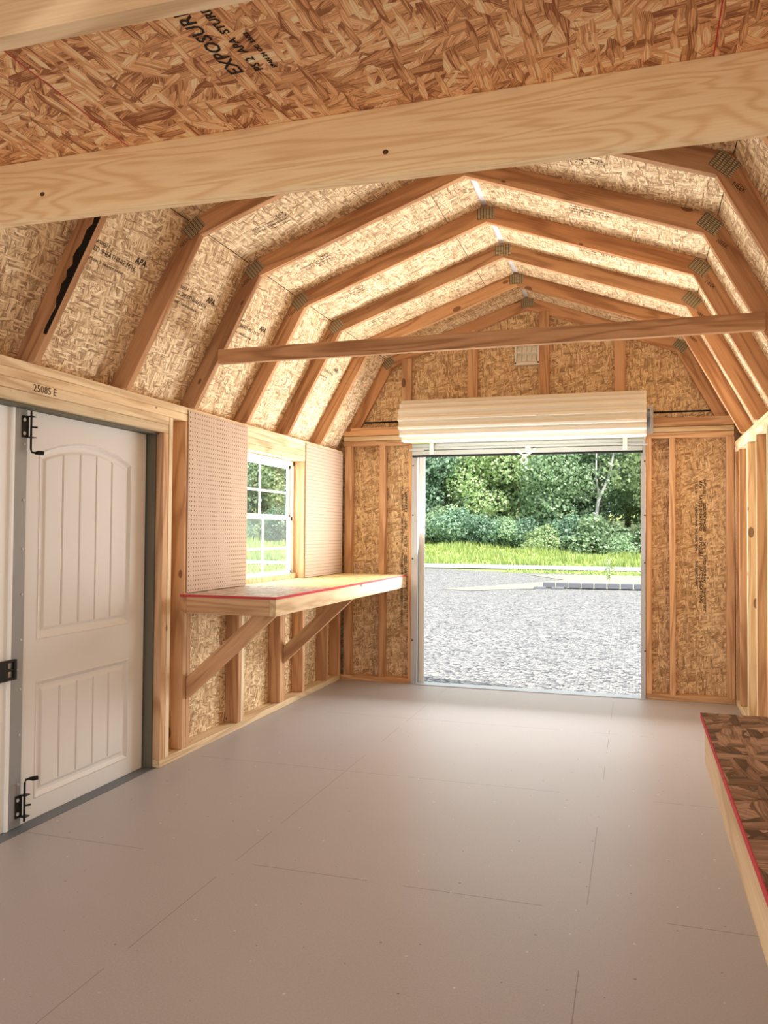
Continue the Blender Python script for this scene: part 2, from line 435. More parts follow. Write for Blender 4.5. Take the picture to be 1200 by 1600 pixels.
tag(patch('road', [(-90, 34.2), (60, 34.2), (60, 38.8), (-90, 38.8)], ZG+0.02, M['road']), 'pale asphalt road crossing beyond the gravel', 'road', kind='structure')
def bank_z(x, y):
    k = min(1, max(0, (-x)/13.0)); top = 0.22 + 0.75*k
    u = min(1, max(0, (y-39)/9.0)); z = ZG + top*u*u*(3-2*u)
    return z + max(0, y-48)*0.12 + 0.04*math.sin(x*0.9+y)*u
def make_bank():
    bm = bmesh.new(); nx, ny = 90, 24; vv = []
    for j in range(ny+1):
        y = 38.7 + (75-38.7)*j/ny
        vv.append([bm.verts.new((-75+105*i/nx, y, bank_z(-75+105*i/nx, y)-(0.05 if j == 0 else 0))) for i in range(nx+1)])
    for j in range(ny):
        for i in range(nx): bm.faces.new((vv[j][i], vv[j][i+1], vv[j+1][i+1], vv[j+1][i]))
    tag(mesh_obj('grass_bank', bm, M['lawn'], Matrix.Identity(4), smooth=True), 'rough green grass bank between road and woods', 'grass bank', kind='structure')
make_bank()
def make_blades():
    bm = bmesh.new(); rnd = random.Random(3)
    def blade(x, y, z, h):
        a = rnd.uniform(0, 6.28); dx, dy = math.cos(a)*0.045, math.sin(a)*0.045
        lx, ly = rnd.uniform(-.12, .12), rnd.uniform(-.12, .12)
        bm.faces.new([bm.verts.new(p) for p in ((x-dx, y-dy, z), (x+dx, y+dy, z), (x+lx, y+ly, z+h))])
    for _ in range(30000):
        y = 39 + 9.5*rnd.random()**1.1; x = rnd.uniform(-30, 8)
        blade(x, y, bank_z(x, y)-0.02, rnd.uniform(.12, .32)*(1+0.6*math.sin(x*1.3+2*math.sin(y))))
    for _ in range(2500):
        x = rnd.uniform(-5, 3); blade(x, rnd.uniform(31.2, 33.6), ZG-0.02, rnd.uniform(.04, .1))
    for _ in range(5000):
        x = rnd.uniform(-24, -12.6); blade(x, rnd.uniform(22, 33.9), ZG-0.02, rnd.uniform(.05, .14))
    tag(mesh_obj('tall_grass', bm, M['blade'], Matrix.Identity(4)), 'bright yellow-green rough grass growing along the road', 'grass', kind='stuff')
make_blades()

# trees: crowns of many small leaves on lobes, with trunk and limbs
def leaf_mesh(name, lobes, n, size, mat, seed):
    rnd = random.Random(seed); bm = bmesh.new()
    wts = [l[3]**2 for l in lobes]
    for _ in range(n):
        cx, cy, cz, r, sq = rnd.choices(lobes, wts)[0]
        d = V((rnd.gauss(0, 1), rnd.gauss(0, 1), rnd.gauss(0, 1))).normalized()
        k = r*(0.72+0.34*rnd.random())*(1+0.16*math.sin(5*d.x+3*d.z+cx)+0.12*math.sin(9*d.y+7*d.z))
        p = V((cx+d.x*k, cy+d.y*k, cz+d.z*k*sq))
        nrm = (d + 0.8*V((rnd.gauss(0, 1), rnd.gauss(0, 1), rnd.gauss(0, 1)))).normalized()
        a = nrm.cross(V((rnd.random(), rnd.random(), rnd.random()))).normalized(); b = nrm.cross(a)
        s = size*rnd.uniform(.6, 1.4); t = s*rnd.uniform(.5, .8)
        bm.faces.new([bm.verts.new(q) for q in (p-a*s, p-b*t, p+a*s*.9, p+b*t)])
    me = D.meshes.new(name); bm.to_mesh(me); bm.free(); me.materials.append(mat); return me
def trunk_mesh(name, h, r, mat, seed, limbs=5):
    rnd = random.Random(seed); bm = bmesh.new()
    pts = [V((0.15*math.sin(i*1.1+seed), 0.1*math.sin(i*.7), h*i/6)) for i in range(7)]
    tube(bm, pts, [r*(1-.11*i) for i in range(7)], 7)
    for k in range(limbs):
        i = rnd.randint(2, 5); a = rnd.uniform(0, 6.28); ln = h*rnd.uniform(.22, .38)
        q = pts[i]; e = q+V((math.cos(a)*ln*.6, math.sin(a)*ln*.6, ln*.8))
        tube(bm, [q, (q+e)/2+V((0, 0, -.1*ln)), e], [r*.45, r*.3, r*.12], 5)
    me = D.meshes.new(name); bm.to_mesh(me); bm.free(); me.materials.append(mat); return me
def lobes_for(seed, h, rad, low=0.15, n=13):
    rnd = random.Random(seed); out = []
    for k in range(n):
        z = h*(low + (0.97-low)*k/(n-1)); w_ = rad*(0.35+0.65*math.sin(math.pi*min(1, (k+1.2)/(n+0.6))))
        a = rnd.uniform(0, 6.28); q = w_*rnd.uniform(.2, .65)
        out.append((math.cos(a)*q, math.sin(a)*q, z, w_*rnd.uniform(.45, .75), rnd.uniform(.6, .85)))
    return out
TREE = []
for i, (mk, h, rad) in enumerate((('leaf_mid', 10.5, 3.0), ('leaf_dark', 9.5, 3.1), ('leaf_light', 11.5, 2.8), ('leaf_mid', 12.5, 3.3), ('leaf_dark', 12, 2.8))):
    TREE.append((leaf_mesh('crown', lobes_for(40+i, h, rad, 0.12, 20), 9500, 0.13, M[mk], i), trunk_mesh('trunk', h*.9, 0.17, M['trunk'], i)))
def plant_tree(name, kind, x, y, s, rz, label, group, cat='tree'):
    z = bank_z(x, y)-0.05 if y > 39 else ZG
    mw = Matrix.Translation((x, y, z)) @ Matrix.Rotation(rz, 4, 'Z') @ Matrix.Scale(s, 4)
    o = D.objects.new(name, None); link(o, mw); tag(o, label, cat, group)
    c_, t_ = TREE[kind]
    link(D.objects.new('crown', c_), mw, o); link(D.objects.new('trunk', t_), mw, o)
rt = random.Random(11)
ORD = ['first', 'second', 'third', 'fourth', 'fifth', 'sixth', 'seventh', 'eighth', 'ninth', 'tenth', 'eleventh', 'twelfth', 'thirteenth', 'fourteenth']
TONE = ['mid green', 'dark green', 'yellowish', 'tall green', 'tall dark']
def sight(x, y):
    """which opening of the shed a far thing shows through: by its bearing from inside"""
    b = x/y
    if -.315 < b < .055: return 'seen through roll-up opening'
    if .055 <= b < .15: return 'beyond the right door track'
    if -.60 < b < -.375: return 'seen through wall window'
    return None
for row, (yy, step, s0) in enumerate(((49.6, 2.7, .8), (54.5, 3.3, 1.05), (60, 3.6, 1.3))):
    x = -36.0; cnt = {}
    while x < 9.0:
        k = rt.choice((0, 1, 2, 2, 3, 4, 0)); tx, ty = x+rt.uniform(-.6, .6), yy+rt.uniform(-1.1, 1.1); sz = s0*rt.uniform(.9, 1.15); rz = rt.uniform(0, 6.28)
        where = sight(tx, ty)
        x += step*rt.uniform(.85, 1.15)
        if not where: continue
        cnt[where] = cnt.get(where, 0)+1
        plant_tree('leafy_tree', k, tx, ty, sz, rz, '%s tree, %s from left, %s row of woods, %s' % (TONE[k], ORD[cnt[where]-1], ('front', 'middle', 'back')[row], where), 'leafy trees of the woods across the road')
BUSH = [leaf_mesh('shrub', lobes_for(70+i, 2.0, 1.3, .12, 12), 4200, 0.075, M[mk], 20+i) for i, mk in enumerate(('leaf_dark', 'leaf_mid', 'leaf_light'))]
x = -34.0; cnt = {}
while x < 8.0:
    k = rt.choice((0, 0, 1, 1, 2)); yy = 47.6+rt.uniform(-.5, .8); bx = x; rz = rt.uniform(0, 6); sz = rt.uniform(.6, 1.15)
    x += rt.uniform(1.1, 1.7); where = sight(bx, yy)
    if not where: continue
    cnt[where] = cnt.get(where, 0)+1
    o = D.objects.new('shrub', BUSH[k])
    link(o, Matrix.Translation((bx, yy, bank_z(bx, yy)-.1)) @ Matrix.Rotation(rz, 4, 'Z') @ Matrix.Diagonal((sz*1.25, sz*1.1, sz, 1)))
    tag(o, '%s shrub, %s from left at foot of woods, %s' % (('dark green', 'mid green', 'light green')[k], ORD[cnt[where]-1], where), 'shrub', 'shrubs along the edge of the woods')
# pale dead tree with a fork, standing before the crowns
bm = bmesh.new()
B0 = V((-2.3, 48.0, 0.2))
tube(bm, [B0, B0+V((.1, 0, 1.6)), B0+V((.3, 0, 3.0)), B0+V((.9, 0, 4.4)), B0+V((1.2, 0, 6.0)), B0+V((1.3, 0, 7.5))], [.12, .11, .10, .08, .055, .025], 8)
tube(bm, [B0+V((.32, 0, 3.2)), B0+V((.15, 0, 4.4)), B0+V((.2, 0, 6.8))], [.07, .055, .025], 7)
tube(bm, [B0+V((.85, 0, 4.3)), B0+V((1.6, 0, 4.9)), B0+V((2.5, 0, 5.6))], [.055, .04, .02], 7)
tag(mesh_obj('bare_tree', bm, M['pale_trunk'], Matrix.Identity(4), smooth=True), 'pale bare forked tree trunk standing in front of the woods', 'tree')
# sapling behind the blocks
sp = empty('sapling', (-0.72, 24.2, ZG)); tag(sp, 'small thin green sapling behind the row of grey blocks', 'sapling')
bm = bmesh.new(); tube(bm, [(0, 0, 0), (.02, 0, .4), (0, 0, .85)], [.012, .009, .004], 5)
mesh_obj('stem', bm, M['trunk'], WM[sp.name], sp)
me = leaf_mesh('foliage', [(0, 0, .3, .1, 1), (.05, 0, .5, .12, 1), (-.02, 0, .72, .12, 1)], 130, .035, M['leaf_light'], 9)
link(D.objects.new('foliage', me), WM[sp.name], sp)
# concrete block row
blk = None
for i in range(8):
    x = -2.28+i*0.345
    bm = bmesh.new(); box_bm(bm, (-.155, -.11, 0), (.155, .11, .14)); bevel_bm(bm, .012)
    o = mesh_obj('retaining_block', bm, M['concrete'], Matrix.Translation((x, 22.75+0.02*i, ZG+.03)) @ Matrix.Rotation(0.03*math.sin(i*2.1), 4, 'Z'))
    tag(o, 'grey concrete garden block in the row, number %s from its left end' % ['one', 'two', 'three', 'four', 'five', 'six', 'seven', 'eight'][i] if i else 'leftmost grey concrete garden block of the top row', 'block', 'grey garden blocks in a row on the gravel')
for i, x in enumerate((-2.5, -2.02)):
    bm = bmesh.new(); box_bm(bm, (-.16, -.11, 0), (.16, .11, .08)); bevel_bm(bm, .012)
    tag(mesh_obj('half_sunk_block', bm, M['concrete'], Matrix.Translation((x, 22.45, ZG-.02))), ['low grey block half sunk in gravel at the left end of the block row', 'low grey block half sunk in gravel before the second top block'][i], 'block', 'half sunk lower blocks')

# ------------------------------------------------------------------ FLOOR
fl = boxes('floor', [((XLO-.01, SB, -.03), (XRO+.01, 6.345, 0))], M['floor'])
tag(fl, 'grey-tan painted wood floor with fine seams', 'floor', kind='structure')
boxes('floor_framing', [((XLO, SB, -.17), (XRO, 6.34, -.03))], M['pine'], fl)

# ------------------------------------------------------------------ LEFT WALL
SH = 0.011
wl = boxes('wall_left', [((XLO-SH, a, c), (XLO, b, d)) for a, b, c, d in rects_minus(SB, 6.345, -.17, 1.93, [(1.72, 3.605, -.0, 1.715), (4.56, 5.44, .885, 1.71)])], M['osb_wall'])
tag(wl, 'left wall of strand board between open pine studs', 'wall', kind='structure')
# rotate grain of flakes: give the sheathing its own local frame
def reframe(o, ax, ay):
    """re-express an object's mesh in a frame whose XY plane is the board's face"""
    mw = WM[o.name]; f = frame((0, 0, 0), ax, ay)
    o.data.transform(f.inverted() @ mw); WM[o.name] = f; o.matrix_basis = f
reframe(wl, (0, 1, 0), (0, 0, 1))
SW = 0.038
pl, pp = M['pine'], M['pine_pale']
beam('bottom_plate', (XLO, 3.605, 0), (XL, 6.252, .04), pp, wl)
beam('top_plate', (XLO, SB, 1.842), (XL, 6.25, 1.879), pp, wl)
beam('top_plate', (XLO, SB, 1.803), (XL, 6.25, 1.841), pp, wl)
hd1 = beam('door_header', (XLO, 1.6, 1.760), (XL+.001, 3.653, 1.802), pp, wl)
beam('door_header', (XLO, 1.6, 1.716), (XL-.001, 3.653, 1.759), pp, wl)
text('pencil_mark', '25085 E', .042, (XL+.0017, 2.66, 1.768), (0, 1, 0), (0, 0, 1), M['pencil'], wl)
beam('door_jamb_stud', (XLO, 3.605, .04), (XL, 3.651, 1.716), pl, wl)
beam('door_king_stud', (XLO, 3.653, .04), (XL+.002, 3.689, 1.80), pp, wl)
for y0 in (3.815, 3.855):
    beam('stud', (XLO, y0, .04), (XL, y0+SW, 1.803), pl, wl)
beam('stud', (XLO, 4.455, .04), (XL, 4.493, 1.803), pl, wl)
beam('window_trimmer_stud', (XLO, 4.495, .04), (XL-.001, 4.533, 1.725), pp, wl)
beam('stud', (XLO, 5.06, .04), (XL, 5.14, .78), pl, wl)
beam('window_trimmer_stud', (XLO, 5.455, .04), (XL-.001, 5.493, 1.725), pl, wl)
beam('stud', (XLO, 5.93, .04), (XL, 5.968, 1.803), pl, wl)
beam('stud', (XLO, 6.205, .04), (XL, 6.243, 1.803), pl, wl)
beam('window_header', (XLO, 4.495, 1.765), (XL+.001, 5.493, 1.802), pp, wl)
beam('window_header', (XLO, 4.495, 1.726), (XL, 5.493, 1.764), pp, wl)
beam('window_sill_board', (XLO, 4.533, .834), (XL, 5.455, .872), M['osb_bench_glare'], wl)
for a in (2.0,): beam('stud', (XLO, 1.66, .04), (XL, 1.70, 1.716), pl, wl)
for y0 in (1.2, .6, 0.0, -.6): beam('stud', (XLO, y0, .04), (XL, y0+SW, 1.803), pl, wl)
beam('bottom_plate', (XLO, SB, 0), (XL, 1.70, .04), pp, wl)

# ------------------------------------------------------------------ DOUBLE DOOR in the left wall
DX = -2.40
def door_height(y, z):
    """relief of the leaf: an arched plank panel above, a square one below; y,z in leaf coordinates"""
    def panel(z0, z1, rise):
        y0, y1 = 0.092, 0.742
        top = z1 + rise*(1-((y-(y0+y1)/2)/((y1-y0)/2))**2)
        d = min(y-y0, y1-y, z-z0, top-z)
        if d <= 0: return 0
        h = 0
        if d < .008: h = .0025*math.sin(d/.008*math.pi)
        elif d < .020: h = -.009*(d-.008)/.012
        elif d < .034: h = -.009
        elif d < .046: h = -.009+.006*(d-.034)/.012
        else:
            h = -.003
            for g in (.245, .36, .475, .59):
                q = abs(y-g)
                if q < .006: h -= .006*(1-q/.006)
        return h
    if .70 < z: return panel(.745, 1.53, .065)
    return panel(.08, .57, 0)
def leaf(name, y0, mat, flip=False):
    bm = bmesh.new(); Wd, Hd = 0.866, 1.70
    ny, nz = 216, 300; g = []
    for j in range(nz+1):
        z = Hd*j/nz
        g.append([bm.verts.new(((Wd-Wd*i/ny if flip else Wd*i/ny), z, door_height(Wd*i/ny, z))) for i in range(ny+1)])
    for j in range(nz):
        for i in range(ny):
            q = (g[j][i], g[j][i+1], g[j+1][i+1], g[j+1][i])
            bm.faces.new(q if not flip else q[::-1])
    box_bm(bm, (0, 0, -.04), (Wd, Hd, -.0125))
    for lo, hi in (((0, 0, -.0125), (.0005, Hd, -.0002)), ((Wd-.0005, 0, -.0125), (Wd, Hd, -.0002)), ((0, 0, -.0125), (Wd, .0005, -.0002)), ((0, Hd-.0005, -.0125), (Wd, Hd, -.0002))): box_bm(bm, lo, hi)
    mw = frame((DX, y0, .004), (0, 1, 0), (0, 0, 1))
    return mesh_obj(name, bm, mat, mw)
d1 = leaf('door_1', 2.712, M['white_door'])
tag(d1, 'white plank-panelled entry door leaf with arched upper panel', 'door', kind='structure')
d2 = leaf('door_2', 1.775, M['white_leaf'], flip=True)
tag(d2, 'bright white second door leaf cut off by the left picture edge', 'door', kind='structure')
# astragal with screws, slide bolts
ast = beam('astragal', (DX, 2.652, .004), (DX+.008, 2.722, 1.704), M['grey_metal'], d1, bev=.001)
beam('edge_trim', (DX, 2.638, .004), (DX+.011, 2.652, 1.704), M['vinyl'], d2, bev=.001)
def disc(name, c, n, r, t, mat, parent, seg=14):
    n = V(n).normalized(); a = n.orthogonal().normalized()
    bm = bmesh.new(); tube(bm, [V((0, 0, 0)), V((0, 0, t))], r, seg)
    return mesh_obj(name, bm, mat, frame(c, a, n.cross(a)), parent)
for z in (.175, .375, .56, .76, .945, 1.13, 1.33, 1.56):
    disc('screw', (DX+.008, 2.706, z), (1, 0, 0), .005, .003, M['screw'], ast)
def slide_bolt(zc, s):
    """s=+1: the rod's hooked handle hangs below the plate, s=-1: stands above it"""
    x0 = DX+.0085
    b = beam('slide_bolt', (x0, 2.690, zc-.045), (x0+.004, 2.726, zc+.045), M['black'], d1, bev=.001)
    tag(b, 'black slide bolt with hooked rod handle')
    bm = bmesh.new()
    tube(bm, [(x0+.014, 2.727, zc+s*.065), (x0+.014, 2.727, zc-s*.09), (x0+.016, 2.730, zc-s*.103), (x0+.03, 2.742, zc-s*.107)], .0045, 8)
    tube(bm, [(x0+.026, 2.738, zc-s*.107), (x0+.034, 2.752, zc-s*.104), (x0+.042, 2.768, zc-s*.104)], [.006, .0095, .009], 8)
    for dz in (.043, -.043): box_bm(bm, (x0+.004, 2.712, zc+dz-.002), (x0+.03, 2.74, zc+dz+.002))
    tube(bm, [(x0+.014, 2.727, zc), (x0+.03, 2.745, zc)], .004, 6)
    mesh_obj('bolt_rod', bm, M['black'], Matrix.Identity(4), b)
    for dz in (.028, -.028): disc('screw', (x0+.004, 2.700, zc+dz), (1, 0, 0), .0075, .002, M['screw'], b)
slide_bolt(1.632, 1); slide_bolt(.085, -1)
# latch handle on the meeting edge
bm = bmesh.new(); x0 = DX+.012
for z0, z1 in ((.606, .617), (.677, .688), (.643, .652)): box_bm(bm, (x0, 2.600, z0), (x0+.012, 2.668, z1))
box_bm(bm, (x0, 2.654, .606), (x0+.014, 2.670, .688)); box_bm(bm, (x0, 2.560, .606), (x0+.014, 2.622, .688))
bevel_bm(bm, .002)
hl = mesh_obj('door_latch', bm, M['black'], Matrix.Identity(4), d2); tag(hl, 'black lever latch on the meeting edge')
beam('latch_pin', (x0, 2.668, .641), (x0+.008, 2.682, .647), M['screw'], hl, bev=0)
tr = boxes('trim_1', [((XLO-.04, 1.70, 1.706), (XL-.028, 3.604, 1.7155)), ((XLO-.04, 3.592, 0), (XL-.040, 3.604, 1.706)), ((XLO-.04, 3.580, 0), (XLO-.012, 3.592, 1.706))], M['dark_frame'])
tag(tr, 'dark grey-green metal frame around the double door', 'door frame', kind='structure')
ts = boxes('trim_2', [((XLO-.05, 1.72, -.012), (XL-.02, 3.600, .003))], M['threshold'])
tag(ts, 'dark grey metal threshold under the white door', 'threshold', kind='structure')

# ------------------------------------------------------------------ WINDOW in the left wall
WX = -2.395
wn = empty('window_1', (WX, 5.0, .885)); tag(wn, 'white vinyl double-hung window with grid above the workbench', 'window', kind='structure')
wy0, wy1, wz0, wz1 = 4.535, 5.455, .885, 1.722
fr = boxes('window_frame', [((WX-.05, wy0, wz0), (WX, wy0+.02, wz1)), ((WX-.05, wy1-.02, wz0), (WX, wy1, wz1)), ((WX-.05, wy0, wz0), (WX, wy1, wz0+.025)), ((WX-.05, wy0, wz1-.028), (WX, wy1, wz1))], M['vinyl'], wn)
def sash(name, y0, y1, z0, z1, xo, cols, zm, glass):
    r = .024
    s = boxes(name, [((xo-.02, y0, z0), (xo, y0+r, z1)), ((xo-.02, y1-r, z0), (xo, y1, z1)), ((xo-.02, y0, z0), (xo, y1, z0+r)), ((xo-.02, y0, z1-r), (xo, y1, z1))], M['vinyl'], wn)
    bars = [((xo-.014, c-.008, z0+r), (xo-.006, c+.008, z1-r)) for c in cols] + [((xo-.0135, y0+r, zm-.008), (xo-.0065, y1-r, zm+.008))]
    boxes('grid_bars', bars, M['vinyl'], s)
    boxes('pane', [((xo-.012, y0+r, z0+r), (xo-.009, y1-r, z1-r))], M[glass], s)
sash('upper_sash', wy0+.02, wy1-.02, 1.305, wz1-.028, WX-.024, [4.955, 4.695][:1], 1.492, 'glass')
sash('lower_sash', wy0+.02, wy1-.03, wz0+.022, 1.318, WX-.002, [4.965], 1.092, 'screened_glass')
wl_trim = boxes('sill_strip', [((WX-.01, wy0, .872), (WX+.022, wy1, .905))], M['pine_pale'], wn)

# ------------------------------------------------------------------ PEGBOARDS
for nm, a, b, lab in (('pegboard', 3.838, 4.53, 'large tan pegboard on the left wall nearer the white door'), ('pegboard', 5.468, 6.245, 'tan pegboard between the window and the far corner')):
    bm = bmesh.new(); box_bm(bm, (0, 0, 0), (b-a, .988, .005))
    tag(mesh_obj(nm, bm, M['peg'], frame((XL+.002, a, .876), (0, 1, 0), (0, 0, 1))), lab, 'pegboard', 'pegboards either side of the window')

# ------------------------------------------------------------------ WORKBENCH, left
BY0, BX1, BZ = 3.78, -1.755, .872
wb = empty('workbench', (XL, BY0, .0)); WM[wb.name] = Matrix.Translation((XL, BY0, 0))
tag(wb, 'long wall-mounted pine workbench with strand board top below the window', 'workbench')
tp = prism('bench_top', [(XL-.0, BY0, BZ), (BX1, BY0, BZ), (BX1, 4.6, BZ), (XL, 4.6, BZ)], (0, 0, -.011), M['osb_bench_grey'], wb, ax=(0, 1, 0))
tp2 = prism('bench_top', [(XL, 4.6, BZ), (BX1, 4.6, BZ), (BX1, 6.248, BZ), (XL, 6.248, BZ)], (0, 0, -.011), M['osb_bench_glare'], wb, ax=(0, 1, 0))
tag(tp2, 'far section of the bench top, window glare painted in pale yellow')
boxes('red_edge', [((BX1, BY0-.001, BZ-.012), (BX1+.0015, 6.248, BZ+.0005)), ((XL, BY0-.0015, BZ-.012), (BX1+.0015, BY0, BZ+.0005))], M['red_paint'], tp)
zb = BZ-.012
beam('front_board', (BX1-.038, BY0+.002, zb-.088), (BX1-.002, 6.248, zb), pp, wb)
beam('end_board', (XL+.038, BY0+.002, zb-.088), (BX1-.038, BY0+.040, zb), pl, wb)
beam('ledger_board', (XL+.0, BY0+.002, zb-.088), (XL+.038, 6.24, zb), pl, wb)
for yb, x1 in ((3.852, -1.79), (5.11, -1.80)):
    z1, z0 = zb-.09, .30
    p = [(XL, yb, z0), (XL, yb, z0+.118), (x1-.125, yb, z1), (x1, yb, z1)]
    prism('diagonal_brace', [p[0], p[3], p[2], p[1]], (0, .038, 0), pl, wb, bev=.002)

# ------------------------------------------------------------------ WORKBENCH, right foreground
RX0, RY1, RZ = .1435, 1.985, .80
wr = empty('workbench', (RX0, RY1, 0)); tag(wr, 'brown strand board workbench with red edge in the right foreground', 'workbench')
tpr = prism('bench_top', [(RX0, -.4, RZ), (XR-.002, -.4, RZ), (XR-.002, RY1, RZ), (RX0, RY1, RZ)], (0, 0, -.011), M['osb_bench'], wr, ax=(0, 1, 0))
boxes('red_edge', [((RX0-.0015, -.4, RZ-.012), (RX0, RY1, RZ+.0005))], M['red_paint'], tpr)
beam('front_board', (RX0+.004, -.4, RZ-.10), (RX0+.042, RY1-.055, RZ-.012), pp, wr)
beam('end_board', (RX0+.043, RY1-.095, RZ-.10), (XR-.002, RY1-.057, RZ-.012), pl, wr)
prism('diagonal_brace', [(XR, .9, .2), (XR, .9, .32), (RX0+.15, .9, RZ-.1), (RX0+.05, .9, RZ-.1)], (0, .038, 0), pl, wr)

# ------------------------------------------------------------------ RIGHT WALL
wrt = boxes('wall_right', [((XRO, SB, -.17), (XRO+SH, 6.345, 1.93))], M['osb_wall'])
tag(wrt, 'right wall of strand board with closely spaced pine studs', 'wall', kind='structure'); reframe(wrt, (0, 1, 0), (0, 0, 1))
beam('bottom_plate', (XR, SB, 0), (XRO, 6.252, .04), pp, wrt)
beam('top_plate', (XR, SB, 1.842), (XRO, 6.25, 1.879), pp, wrt)
beam('top_plate', (XR, SB, 1.803), (XRO, 6.25, 1.841), pp, wrt)
y = 6.0
k = 0
while y > SB:
    beam('stud', (XR, y, .04), (XRO, y+SW, 1.803), pl if k % 2 == 0 else pp, wrt); y -= .41; k += 1
beam('stud', (XR, 6.21, .04), (XRO, 6.248, 1.803), pl, wrt)

# ------------------------------------------------------------------ FAR WALL with the roll-up opening
ox0, ox1, oz1 = -1.70, 0.072, 1.95
ye = L+.089
hole = rects_minus(XLO, XRO, -.17, 2.115, [(ox0, ox1, 0, oz1)])
wf = boxes('wall_far', [((a, ye, c), (b, ye+SH, d)) for a, b, c, d in hole], M['osb_wall'])
tag(wf, 'far gable wall of strand board around the roll-up door', 'wall', kind='structure'); reframe(wf, (0, 0, 1), (1, 0, 0))
def est(x0, x1, z0=.04, z1=1.92, m=pl, nm='stud'): return beam(nm, (x0, L, z0), (x1, ye, z1), m, wf)
for a, b in ((XL+.022, XL+.076), (-1.992, -1.948), (-1.745, -1.706)): est(a, b)
for a, b in ((.076, .118), (.243, .283), (.632, XR-.002)): est(a, b)
beam('bottom_plate', (XL, L, 0), (-1.706, ye, .04), pl, wf); beam('bottom_plate', (.076, L, 0), (XR, ye, .04), pl, wf)
for a, b in ((XL+.01, -1.70), (.076, XR-.004)):
    beam('top_plate', (a, L, 1.92), (b, ye, 1.959), pl, wf)
    beam('top_plate', (a, L+.002, 1.962), (b, ye, 2.0), pp, wf)
    beam('rim_board', (a, L+.004, 2.004), (b, L+.042, 2.07), pl, wf)
beam('door_header', (-1.70, L+.004, 1.95), (.076, ye, 2.07), pl, wf)
# gable: sheathing above, flat studs
def off(poly, d):
    pts = [V((p[0], p[1])) for p in poly]; n = len(pts); out = []
    nr = []
    for i in range(n-1):
        t = (pts[i+1]-pts[i]).normalized(); nr.append(V((-t.y, t.x)))
    for i in range(n):
        if i == 0: out.append(pts[0]+nr[0]*d)
        elif i == n-1: out.append(pts[-1]+nr[-1]*d)
        else:
            m = (nr[i-1]+nr[i]).normalized(); out.append(pts[i]+m*(d/m.dot(nr[i])))
    return [(p.x, p.y) for p in out]
IN = [FOOT_L, KNEE_L, RIDGE, KNEE_R, FOOT_R]
RD = 0.089
OUT = off(IN, RD)
gp_ = [(XLO, 2.14)] + [(OUT[0][0]-.02, 2.14)]
gy = ye+.003
gab = [(OUT[0][0]+.0, 2.13)] + OUT[1:4] + [(OUT[4][0], 2.13)]
gs = prism('gable_sheathing', [(x, gy, z) for x, z in gab], (0, SH, 0), M['osb_wall'], wf, ax=(0, 0, 1))
for x0, x1 in ((-1.823, -1.742), (-1.275, -1.197), (-.714, -.632), (-.147, -.066)):
    xm = (x0+x1)/2
    zt = RIDGE[1]-abs(xm-RIDGE[0])*(RIDGE[1]-KNEE_L[1])/(RIDGE[0]-KNEE_L[0])
    zt = zt+.0
    beam('gable_stud', (x0, gy-.04, 2.07), (x1, gy-.002, zt+.02), pl, wf)
text('printed_stamp', 'APA  RATED SHEATHING 24/16', .02, (-.95, gy-.0006, 2.60), (1, 0, 0), (0, 0, 1), M['ink'], wf)
text('printed_stamp', 'EXPOSURE 1', .02, (-.52, gy-.0006, 2.60), (1, 0, 0), (0, 0, 1), M['ink'], wf)
# vertical rows of stamps on the far wall
rs = random.Random(5)
words = ['APA', 'RATED SHEATHING', 'SIZED FOR SPACING', 'EXPOSURE 1', 'THICKNESS 0.418 IN', 'PS 2-10', '24/16', 'THIS SIDE DOWN', 'STRENGTH AXIS THIS DIRECTION', '7/16 CATEGORY']
for xc, z0, z1 in ((.452, .72, 1.62), (-1.80, .45, 1.60)):
    for c in range(3):
        z = z1 - rs.uniform(0, .06)
        while z > z0+.1:
            wd = rs.choice(words); s_ = .030 if c == 1 else .023
            if z - len(wd)*s_*.62 < z0-.1: break
            text('printed_stamp', wd, s_, (xc+.028*(c-1), ye-.0006, z), (0, 0, -1), (1, 0, 0), M['ink'], wf, bold=.0007)
            z -= len(wd)*s_*.62+rs.uniform(.02, .05)
boxes('shadow_gap_strip', [((XLO, ye+SH+.004, 2.0), (XRO, ye+SH+.008, 2.25))], M['rubber'], wf)  # black strip added behind the joint, standing in for its shadow
# small louvred vent
vn = empty('gable_vent', (-.802, gy, 2.535)); tag(vn, 'small white louvered vent high on the far gable wall', 'vent')
vx0, vx1, vz0, vz1 = -.899, -.712, 2.535, 2.69
yv = gy-.045
boxes('vent_frame', [((vx0, yv, vz0), (vx0+.012, gy, vz1)), ((vx1-.012, yv, vz0), (vx1, gy, vz1)), ((vx0, yv, vz0), (vx1, gy, vz0+.014)), ((vx0, yv, vz1-.012), (vx1, gy, vz1)), ((vx0-.006, yv-.004, vz0-.008), (vx1+.006, gy, vz0)), ((vx0, gy-.008, vz0), (vx1, gy, vz1))], M['vent_white'], vn)
for r in range(2):
    zz = vz0+.018+r*.066
    for c in range(4):
        xx = vx0+.018+c*.0385
        prism('louver', [(xx, yv+.034, zz+.058), (xx, yv+.004, zz+.008), (xx, yv+.004, zz), (xx, yv+.034, zz+.048)], (.034, 0, 0), M['vent_white'], vn)

